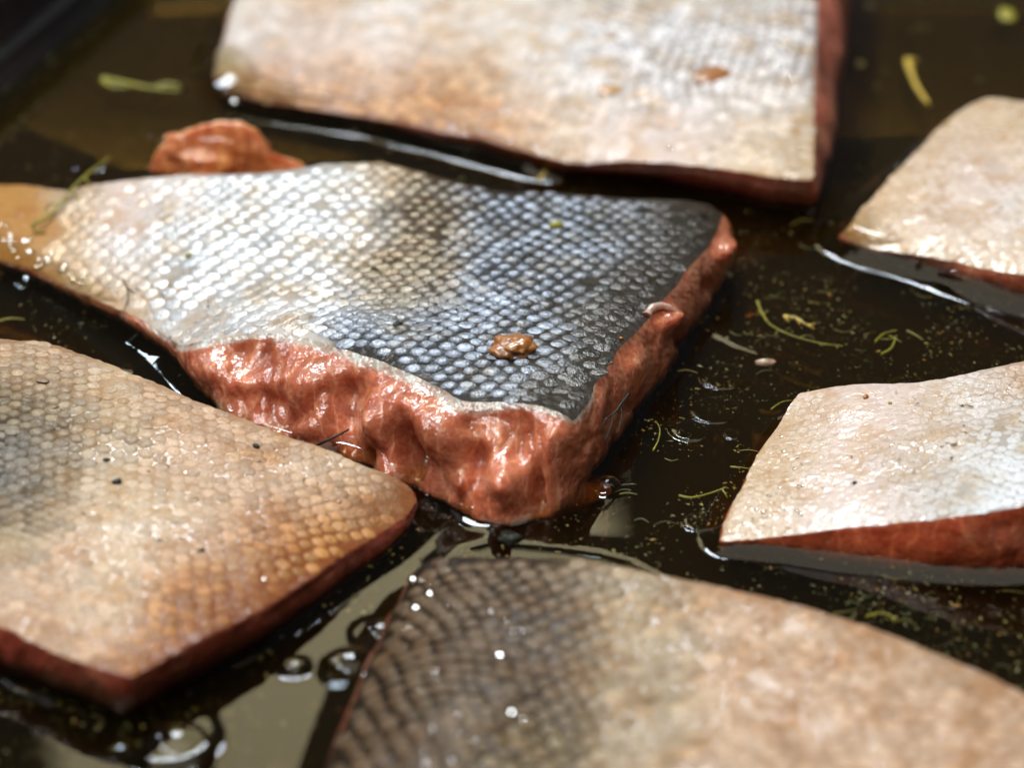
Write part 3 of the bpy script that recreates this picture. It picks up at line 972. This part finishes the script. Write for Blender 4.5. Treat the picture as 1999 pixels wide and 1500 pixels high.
def blob(name, px, py, z, rx, ry, rz, mat, seed, rough=0.25, freq=1.6, rot=0.0, sub=4):
    """lumpy rounded body, radii in mm, centred z mm above the marinade"""
    import bmesh
    bm = bmesh.new()
    bmesh.ops.create_icosphere(bm, subdivisions=sub, radius=1.0)
    V = np.array([v.co[:] for v in bm.verts])
    F = [tuple(v.index for v in f.verts) for f in bm.faces]
    bm.free()
    n = fbm(V, freq, 4, seed)
    rid = 1 - np.abs(fbm(V + 5, freq * 1.2, 2, seed + 5)) * 2.5
    V = V * (1 + rough * n + rough * 0.4 * np.clip(rid, -0.3, 1))[:, None]
    V = V * np.array([rx, ry, rz]) / 1000
    c, s_ = math.cos(math.radians(rot)), math.sin(math.radians(rot))
    V = np.c_[V[:, 0] * c - V[:, 1] * s_, V[:, 0] * s_ + V[:, 1] * c, V[:, 2]]
    col = np.array([0.80, 0.29, 0.085])[None] * (1 + 0.4 * n)[:, None] + np.array([0.05, 0.05, 0.05]) * np.clip(rid, 0, 1)[:, None]
    me = mesh(name, V, F, mat, attrs={'col': np.clip(col, 0, 1)})
    return link(name, me, loc=at(px, py, ZL + z / 1000).tolist())


def on(h, px, py, guess=0.012):
    """height above the marinade (mm) of a fillet's top at a point of the photograph"""
    z = guess + ZL
    for _ in range(4):
        p = at(px, py, z)
        z = float(h(p[None, :2])[0])
    return (z - ZL) * 1000


fl = blob('flesh_flap', 430, 325, 2.0, 13.0, 5.0, 7.8, M_FLESH, 5, 0.8, 0.95, rot=-6, sub=5)
fl.parent = rootA

M_SINEW = simple('pale_membrane', (0.66, 0.46, 0.36), 0.3, 1.0, 0.3, nscale=500, var=0.2)


def sinew(pts, r, name='membrane', taper=0.5):
    V_, F_ = tube(curve(pts), r / 1000, 8, taper)
    link(name, mesh(name, V_, F_, M_SINEW), rootA)


sinew([(1262, 618, 14), (1272, 603, 14.4), (1290, 597, 14.2), (1308, 602, 13.4), (1322, 612, 12)], 1.0, 'skin_curl')
# morsels on the skins
z = on(hA, 1000, 675)
tag(blob('spice_morsel', 1003, 678, z + 1.0, 4.1, 3.0, 1.9, M_LUMP, 8, 0.4, 1.8, rot=6), 'wet lumpy amber brown morsel lying on the blue grey scales', 'spice morsel')
z = on(hB, 1390, 143)
tag(blob('spice_morsel', 1390, 145, z + 0.3, 5.0, 3.4, 1.0, M_LUMP, 9, 0.2, 1.3, rot=38), 'large orange blurred morsel on the pale skin of the back fillet', 'spice morsel')
z = on(hB, 1190, 172)
tag(blob('spice_morsel', 1190, 174, z + 0.15, 3.0, 2.6, 0.6, simple('pale_amber', (0.5, 0.27, 0.09)), 10, 0.2, 1.3), 'smaller pale amber morsel on the back fillet, left of the large one', 'spice morsel')
z = on(hB, 1190, 70)
tag(blob('spice_morsel', 1190, 72, z + 0.1, 1.2, 1.8, 0.4, simple('tan_amber', (0.4, 0.2, 0.07)), 12, 0.2, 1.3, sub=3), 'tiny tan morsel near the top edge on the back fillet', 'spice morsel')
tag(blob('pepper_chunk', 995, 1050, 0.3, 1.9, 1.4, 0.9, M_DARKH, 11, 0.5, 1.9, sub=3), 'dark brown pepper chunk floating in front of the middle fillet', 'spice chunk')
tag(blob('pale_seed', 1495, 708, -0.1, 1.9, 1.2, 0.7, simple('pale_seed', (0.45, 0.28, 0.16)), 13, 0.3, 1.5, sub=3), 'pale pinkish seed floating in the dark marinade right of the middle fillet', 'seed')
tag(blob('pale_seed', 1423, 537, 0.3, 0.6, 0.9, 0.5, simple('cream_seed', (0.65, 0.6, 0.38)), 14, 0.2, 1.5, sub=2), 'tiny cream seed touching the right cut edge of the middle fillet', 'seed')
tag(blob('pale_seed', 1680, 124, 0.3, 1.1, 1.8, 0.6, simple('straw_seed', (0.55, 0.47, 0.2)), 15, 0.2, 1.5, sub=2), 'blurred straw coloured seed beside the right edge of the back fillet', 'seed')
tag(blob('pale_seed', 1698, 10, 0.3, 1.1, 2.0, 0.5, simple('olive_seed', (0.3, 0.27, 0.14)), 16, 0.2, 1.5, sub=2), 'blurred olive seed at the top edge of the picture', 'seed')
tag(blob('green_bud', 1965, 27, 0.3, 2.0, 4.0, 0.6, M_DILL, 17, 0.3, 1.5, sub=3), 'blurred green bud floating in the top right corner', 'herb bud')

# sprigs
herb('long dark green dill sprig lying across the orange tail of the middle fillet',
     [([(62, 440, 6), (90, 425, 6.5), (118, 398, 7), (140, 370, 8), (165, 345, 8), (190, 325, 7), (212, 308, 6)], 0.42),
      ([(140, 372, 8), (150, 385, 7), (160, 392, 7)], 0.3), ([(118, 398, 7), (100, 400, 7), (85, 412, 6)], 0.3),
      ([(165, 345, 8), (172, 356, 8), (180, 360, 8)], 0.28), ([(62, 440, 6), (72, 452, 5), (90, 452, 5)], 0.35)], M_DILL)
herb('blurred yellow green dill stem floating at the upper left',
     [([(200, 155, 0), (240, 162, 0), (290, 172, 0), (350, 178, 0)], 0.9), ([(200, 155, 0), (215, 168, 0), (250, 170, 0)], 0.8),
      ([(300, 172, 0), (330, 165, 0), (350, 170, 0)], 1.0)], M_DILL)
herb('blurred golden stem floating between the back fillet and the upper right one',
     [([(1772, 118, 0), (1778, 140, 0), (1790, 170, 0), (1812, 202, 0)], 1.1), ([(1772, 120, 0), (1790, 116, 0)], 0.9)], M_STRAW)
herb('long curved yellow green stem floating below the upper right fillet',
     [([(1478, 588, 0), (1488, 612, 0), (1505, 635, 0), (1545, 655, 0), (1600, 670, 0), (1645, 676, 0)], 0.28), ([(1488, 612, 0), (1478, 606, 0.1)], 0.2), ([(1490, 614, 0), (1500, 606, 0)], 0.18), ([(1520, 644, 0), (1512, 655, 0)], 0.18), ([(1560, 660, 0), (1572, 654, 0)], 0.16)], M_DILL)
herb('knobbly green sprig just above the long curved stem',
     [([(1530, 617, 0), (1555, 622, 0), (1575, 634, 0), (1592, 632, 0)], 0.38), ([(1530, 617, 0), (1540, 628, 0)], 0.35),
      ([(1575, 634, 0), (1590, 642, 0)], 0.3), ([(1555, 622, 0), (1562, 634, 0)], 0.25)], M_STRAW)
herb('tuft of fine curled green strands floating in the right part of the marinade',
     [([(1708, 668, 0), (1725, 652, 0), (1750, 645, 0)], 0.25), ([(1720, 692, 0), (1740, 680, 0), (1748, 660, 0)], 0.32),
      ([(1735, 655, 0), (1760, 668, 0)], 0.22), ([(1718, 662, 0), (1738, 662, 0), (1752, 655, 0)], 0.2)], M_DILL)
herb('short straight green strand right of the curled tuft', [([(1770, 646, 0), (1785, 653, 0), (1802, 664, 0)], 0.22)], M_DILL, 'herb_strand', 'herb strand')
herb('faint green strand floating left of the right fillet',
     [([(1325, 968, 0), (1350, 972, 0), (1385, 964, 0), (1418, 952, 0)], 0.24), ([(1410, 956, 0), (1420, 972, 0)], 0.2)], M_DILL, 'herb_strand', 'herb strand')
herb('pair of thin green strands touching the left edge of the right fillet',
     [([(1425, 912, 0), (1450, 914, 0), (1472, 918, 0)], 0.2), ([(1505, 800, 0), (1525, 786, 0), (1545, 782, 0)], 0.2)], M_DILL, 'herb_strand', 'herb strand')
herb('thin olive strand standing in the marinade below the crescents',
     [([(1275, 880, 0), (1285, 860, 0), (1288, 838, 0), (1280, 822, 0)], 0.22)], M_DILL, 'herb_strand', 'herb strand')
herb('green strands floating at the left edge between the tail and the lower left fillet',
     [([(-5, 628, 0), (20, 622, 0), (48, 624, 0)], 0.25)], M_DILL, 'herb_strand', 'herb strand')
herb('thin green strand floating near the bottom right, behind the front fillet',
     [([(1690, 1205, 0), (1715, 1198, 0), (1738, 1202, 0), (1745, 1215, 0)], 0.22)], M_DILL, 'herb_strand', 'herb strand')
herb('yellow fragment floating in the gap in front of the back fillet', [([(1052, 352, 0), (1060, 342, 0.3), (1066, 328, 0.3)], 0.7)], M_STRAW, 'herb_strand', 'herb strand')
herb('dark wet sprig stuck to the right cut side of the middle fillet',
     [([(1228, 768, 11.5), (1212, 790, 10.5), (1198, 808, 10), (1180, 822, 10), (1176, 850, 8)], 0.26), ([(1212, 790, 10.5), (1214, 815, 9), (1208, 836, 8)], 0.2),
      ([(1198, 808, 10), (1192, 835, 9), (1182, 858, 8)], 0.2)], M_DARKH)
herb('dark twig lying on the orange cut side beside the lower left fillet',
     [([(612, 872, 4), (635, 862, 6), (660, 850, 7), (682, 838, 8)], 0.32)], M_DARKH, 'herb_twig', 'herb twig')
za = on(hA, 245, 570)
herb('brown looped sprig on the pale belly skin near the left water line',
     [([(240, 545, za + .5), (247, 560, za + .5), (250, 580, za + .3), (244, 600, za), (236, 622, za)], 0.22), ([(247, 560, za + .5), (260, 570, za + .5), (274, 572, za + .4), (275, 585, za + .3)], 0.22)],
     simple('brown_herb', (0.10, 0.055, 0.02)))
herb('thin black thread crossing the bright water line left of the middle fillet', [([(274, 645, 0.9), (264, 656, 1.2), (250, 668, 0.8)], 0.13)], M_DARKH, 'thread', 'herb thread')

# crumbs on the skins large enough to pick out
for lab, h, x, y, r, m in (
        ('black rectangular herb flake on the pink skin of the lower left fillet', hF, 500, 871, 0.75, M_DARKH),
        ('dark green herb flake on the upper middle of the lower left fillet', hF, 228, 940, 0.9, M_DARKH),
        ('small black crumb low on the lower left fillet', hF, 393, 1075, 0.7, M_DARKH),
        ('olive crumb upper left on the lower left fillet', hF, 208, 898, 0.6, M_DARKH),
        ('orange red crumb on the lower left fillet', hF, 290, 920, 0.45, M_LUMP),
        ('orange red crumb near the amber tip of the lower left fillet', hF, 662, 980, 0.55, M_LUMP),
        ('olive flake on the silver belly of the middle fillet', hA, 368, 498, 0.75, M_DILL),
        ('black dot on the silver belly of the middle fillet', hA, 567, 404, 0.45, M_DARKH),
        ('green flake on the scales where silver turns brown', hA, 660, 503, 0.6, M_DILL),
        ('dark green moss like crumb on the lower scales of the middle fillet', hA, 775, 634, 1.1, M_DARKH),
        ('olive smear like flake among the blue scales near the back edge', hA, 1085, 440, 1.6, M_DILL),
        ('orange crumb near the right cut edge of the middle fillet', hA, 1212, 660, 0.5, M_LUMP),
        ('orange brown crumb with a pale edge on top of the right fillet', hD, 1690, 774, 0.7, M_LUMP),
        ('green dot on top of the right fillet', hD, 1738, 787, 0.4, M_DILL),
        ('black crumb in the middle of the right fillet', hD, 1668, 943, 0.45, M_DARKH)):
    o = blob('spice_crumb', x, y, on(h, x, y) + r * 0.3, r, r * 0.7, r * 0.45, m, int(x), 0.5, 2.0, rot=x % 180, sub=2)
    tag(o, lab, 'spice crumb')


# bubbles
def bubble(px, py, r, label, squash=0.75):
    n, m = 40, 12
    V = [(0, 0, r * squash)]
    for k in range(1, m + 1):
        a = math.pi / 2 * k / m
        for i in range(n):
            b = 2 * math.pi * i / n
            V.append((r * math.sin(a) * math.cos(b), r * math.sin(a) * math.sin(b), r * squash * math.cos(a)))
    F = [(0, 1 + i, 1 + (i + 1) % n) for i in range(n)]
    for k in range(m - 1):
        for i in range(n):
            a0, b0 = 1 + k * n, 1 + (k + 1) * n
            F.append((a0 + i, b0 + i, b0 + (i + 1) % n, a0 + (i + 1) % n))
    o = link('bubble', mesh('bubble', np.array(V) / 1000, F, M_FILM), loc=at(px, py, ZL).tolist())
    tag(o, label, 'bubble', 'bubbles on the marinade')


bubble(345, 1478, 6.4, 'largest bubble, at the bottom edge of the picture left of the front fillet', 0.8)
bubble(575, 1306, 2.3, 'small round bubble left of the ringed one beside the front fillet', 0.6)
bubble(684, 1302, 4.6, 'ringed bubble touching the left side of the front fillet', 0.6)
bubble(745, 1238, 3.6, 'half hidden bubble against the upper left side of the front fillet', 0.6)
bubble(887, 955, 1.3, 'tiny bubble at the orange foot of the middle fillet', 0.8)
bubble(1186, 948, 2.5, 'clear bubble at the right foot of the middle fillet', 0.6)



def oil_drop(px, py, r, label, h=0.11, rim=0.7):
    h *= 2.2
    n = 72
    prof_ = [(0.0, h), (r * 0.5, h)] + [(r - rim / 2 + rim * k / 10, h * (1 - float(sm(0, 1, k / 10)))) for k in range(11)]
    V = [(0, 0, prof_[0][1] + 0.02)]
    for q, (rad, zz) in enumerate(prof_[1:]):
        for i in range(n):
            b = 2 * math.pi * i / n
            w = 1 + 0.04 * math.sin(2 * b + px) + 0.02 * math.sin(3 * b + py)
            V.append((rad * w * math.cos(b), rad * w * math.sin(b), zz + 0.02))
    F = [(0, 1 + i, 1 + (i + 1) % n) for i in range(n)]
    for k in range(len(prof_) - 2):
        for i in range(n):
            a0, b0 = 1 + k * n, 1 + (k + 1) * n
            F.append((a0 + i, b0 + i, b0 + (i + 1) % n, a0 + (i + 1) % n))
    c = at(px, py, ZL)
    c[2] = ZL + float(fbm(np.array([[c[0], c[1], 0.0]]), 22, 2, 77)[0]) * 0.00045
    o = link('oil_drop', mesh('oil_drop', np.array(V) / 1000, F, M_FILM), loc=c.tolist())
    tag(o, label, 'oil drop', 'flat oil drops floating right of the middle fillet')


oil_drop(1413, 738, 4.8, 'oil drop with a pale crescent edge, just below the pinkish seed')
oil_drop(1395, 803, 4.9, 'oil drop with a thin long crescent edge, second below the pinkish seed', 0.10, 0.6)
oil_drop(1347, 843, 3.9, 'oil drop with the thickest pale crescent, lowest of the left ones', 0.16, 1.0)
oil_drop(1430, 850, 1.7, 'smallest oil drop, right beside the one with the thick crescent', 0.08, 0.5)
oil_drop(1365, 1020, 2.9, 'oil drop beside the left tip of the right fillet', 0.12, 0.7)
oil_drop(322, 258, 4.0, 'blurred oil drop behind the flesh flap at the upper left', 0.12, 0.8)
oil_drop(180, 318, 5.0, 'blurred oil drop behind the orange tail of the middle fillet', 0.12, 0.8)

# ------------------------------------------------------------------ uncountable small stuff
def in_any(Pxy, grow=0.0):
    r = np.zeros(len(Pxy), bool)
    for (Vw, _, _) in OUTLINES:
        r |= inside(Pxy, Vw)
    return r


def specks(name, label, C, size, cols, seed, kind='stuff', flat=0.5):
    r = np.random.RandomState(seed)
    tet = np.array([(1, 0, 0), (-0.6, 0.7, 0), (-0.5, -0.8, 0.1), (0, 0, 0.6), (0.1, 0, -0.5)])
    tf = np.array([(0, 1, 3), (1, 2, 3), (2, 0, 3), (1, 0, 4), (2, 1, 4), (0, 2, 4)])
    V, F, K = [], [], []
    for i, c in enumerate(C):
        a = r.uniform(0, 6.28)
        e = r.uniform(0.3, 1.0)
        m = np.array([[math.cos(a), -math.sin(a), 0], [math.sin(a), math.cos(a), 0], [0, 0, 1]])
        V.append((tet * np.array([1 + 1.6 * (1 - e) ** 2, e, flat])) @ m.T * size[i] + c)
        F.append(tf + i * 5)
        K.append(np.repeat(np.array(cols[r.randint(len(cols))])[None], 5, 0))
    o = link(name, mesh(name, np.concatenate(V), np.concatenate(F), M_SPECK, False, attrs={'col': np.concatenate(K)}))
    tag(o, label, 'herb specks', kind=kind)


r = np.random.RandomState(3)
n = 44000
px, py = r.uniform(-20, 2020, n), r.uniform(-20, 1520, n)
dens = 0.4 + 0.6 * sm(1150, 1350, px) * sm(380, 520, py)
clump = fbm(np.c_[px, py, 0 * px], 0.012, 3, 9)
keep = r.uniform(0, 1, n) < dens * np.clip(0.45 + 1.9 * clump, 0.05, 1)
px, py = px[keep], py[keep]
C = at(px, py, ZL)
ok = ~in_any(C[:, :2])
C = C[ok]
C[:, 2] = ZL - r.exponential(0.0006, len(C)) + 0.00015
sz = 0.00009 + r.exponential(0.00013, len(C))
specks('herb_specks', 'fine green and golden herb specks suspended in the dark marinade', C, np.clip(sz, 0, 0.0007),
       [(0.32, 0.31, 0.06), (0.48, 0.38, 0.10), (0.18, 0.19, 0.04), (0.60, 0.54, 0.28), (0.55, 0.30, 0.06), (0.12, 0.12, 0.04)], 4)

V, F, K = [], [], []
q = random.Random(21)
for _ in range(90):
    x0, y0 = (q.uniform(1150, 1990), q.uniform(420, 1330)) if q.random() < 0.75 else (q.uniform(0, 1999), q.uniform(0, 760))
    a, L_, k_ = q.uniform(-0.6, 0.6), q.uniform(6, 26), q.uniform(-8, 8)
    pts = [(x0, y0, -0.1), (x0 + L_ * math.cos(a), y0 + 0.5 * L_ * math.sin(a) + k_, -0.1), (x0 + 2 * L_ * math.cos(a), y0 + L_ * math.sin(a), -0.15)]
    c = at([p[0] for p in pts], [p[1] for p in pts], ZL)
    if in_any(c[:, :2]).any():
        continue
    v, f = tube(curve(pts, 4), q.uniform(0.07, 0.16) / 1000, 4)
    base_ = sum(len(x) for x in V)
    V.append(np.array([t_[:] for t_ in v]))
    F += [tuple(i_ + base_ for i_ in ff) for ff in f]
    K.append(np.repeat(np.array([q.choice([(0.22, 0.20, 0.03), (0.35, 0.28, 0.05), (0.12, 0.13, 0.03)])]), len(v), 0))
fo = link('herb_fibres', mesh('herb_fibres', np.concatenate(V), F, M_SPECK, attrs={'col': np.concatenate(K)}))
tag(fo, 'fine broken herb fibres scattered through the marinade', 'herb fibres', kind='stuff')

CC, SS = [], []
for h, (Vw, _, _), n in ((hA, OUTLINES[0], 260), (hB, OUTLINES[1], 40), (hC, OUTLINES[2], 14), (hD, OUTLINES[3], 90), (hE, OUTLINES[4], 60), (hF, OUTLINES[5], 200)):
    lo, hi = Vw.min(0), Vw.max(0)
    Q = r.uniform(0, 1, (n * 2, 2)) * (hi - lo) + lo
    Q = Q[inside(Q, Vw)]
    Q = Q[seg_dist(Q, Vw) > 0.006]
    CC.append(np.c_[Q, h(Q) + 0.0003])
    SS.append(0.00010 + r.exponential(0.00010, len(Q)))
specks('skin_specks', 'tiny dark and olive spice specks scattered over the fish skins', np.concatenate(CC), np.clip(np.concatenate(SS), 0, 0.0006),
       [(0.03, 0.03, 0.012), (0.10, 0.10, 0.02), (0.30, 0.10, 0.02), (0.02, 0.018, 0.01), (0.2, 0.14, 0.04)], 5)


def beads(name, label, spots, seed):
    """clear drops of brine: (height function, px, py, radius mm)"""
    import bmesh
    bm = bmesh.new()
    bmesh.ops.create_icosphere(bm, subdivisions=2, radius=1.0)
    v0 = np.array([v.co[:] for v in bm.verts])
    f0 = np.array([tuple(v.index for v in f.verts) for f in bm.faces])
    bm.free()
    V, F = [], []
    for i, (h, x, y, rr) in enumerate(spots):
        zz = on(h, x, y)
        c = at(x, y, ZL + zz / 1000 + 0.0001)
        V.append(v0 * np.array([rr * 1.35, rr * 1.2, rr * 0.2]) / 1000 + c)
        F.append(f0 + i * len(v0))
    o = link(name, mesh(name, np.concatenate(V), np.concatenate(F), M_FILM))
    tag(o, label, 'brine drops', kind='stuff')


rr = random.Random(5)
sp = []  # drops added where the skins should sparkle
for _ in range(0):
    sp.append((hC, rr.uniform(1780, 1995), rr.uniform(230, 500), rr.uniform(0.4, 0.95)))
sp = [q for q in sp if q[1] > 1650 + (470 - q[2]) * 0.95]
for _ in range(10):
    sp.append((hC, rr.uniform(1655, 1720), rr.uniform(440, 478), rr.uniform(0.3, 0.6)))
for _ in range(26):
    sp.append((hE, 818 + rr.gauss(0, 20) + (rr.random() < 0.3) * 60, rr.uniform(1110, 1490), rr.uniform(0.4, 0.95)))
for _ in range(14):
    sp.append((hE, rr.uniform(850, 1050), rr.uniform(1110, 1450), rr.uniform(0.4, 0.7)))
for _ in range(30):
    sp.append((hB, rr.uniform(1150, 1570), rr.uniform(20, 300), rr.uniform(0.4, 0.7)))
for _ in range(16):
    sp.append((hB, rr.gauss(465, 22), rr.gauss(165, 14), rr.uniform(0.5, 1.0)))
for _ in range(26):
    t = rr.random()
    sp.append((hA, 5 + 170 * t + rr.gauss(0, 8), 470 + 85 * t + rr.gauss(0, 12), rr.uniform(0.4, 1.0)))
for _ in range(26):
    sp.append((hD, 1440 + rr.random() * 130, 1030 - rr.random() * 220, rr.uniform(0.2, 0.45)))
sp = [q for q in sp if not (q[0] is hD and q[1] < 1425 + (1040 - q[2]) * 0.52)]
for _ in range(30):
    sp.append((hF, rr.uniform(300, 780), rr.uniform(900, 1180), rr.uniform(0.25, 0.5)))
sp = [q for q in sp if not (q[0] is hF and (q[2] > 1270 - (q[1] - 300) * 0.58 or q[2] < 800 + (q[1] - 300) * 0.33))]
beads('brine_drops', 'clear brine drops added on the wet fish skins to carry glints', sp, 6)

# put every Empty at the base of its thing
for root in [o for o in COL.objects if o.type == 'EMPTY']:
    sk = [c for c in root.children if c.name.split('.')[0] in ('skin', 'tray_floor')][0]
    co = np.empty(len(sk.data.vertices) * 3, np.float32)
    sk.data.vertices.foreach_get('co', co)
    m = co.reshape(-1, 3).mean(0)
    c = Vector((float(m[0]), float(m[1]), ZF))
    root.location = c
    for ch in root.children:
        ch.location = ch.location - c
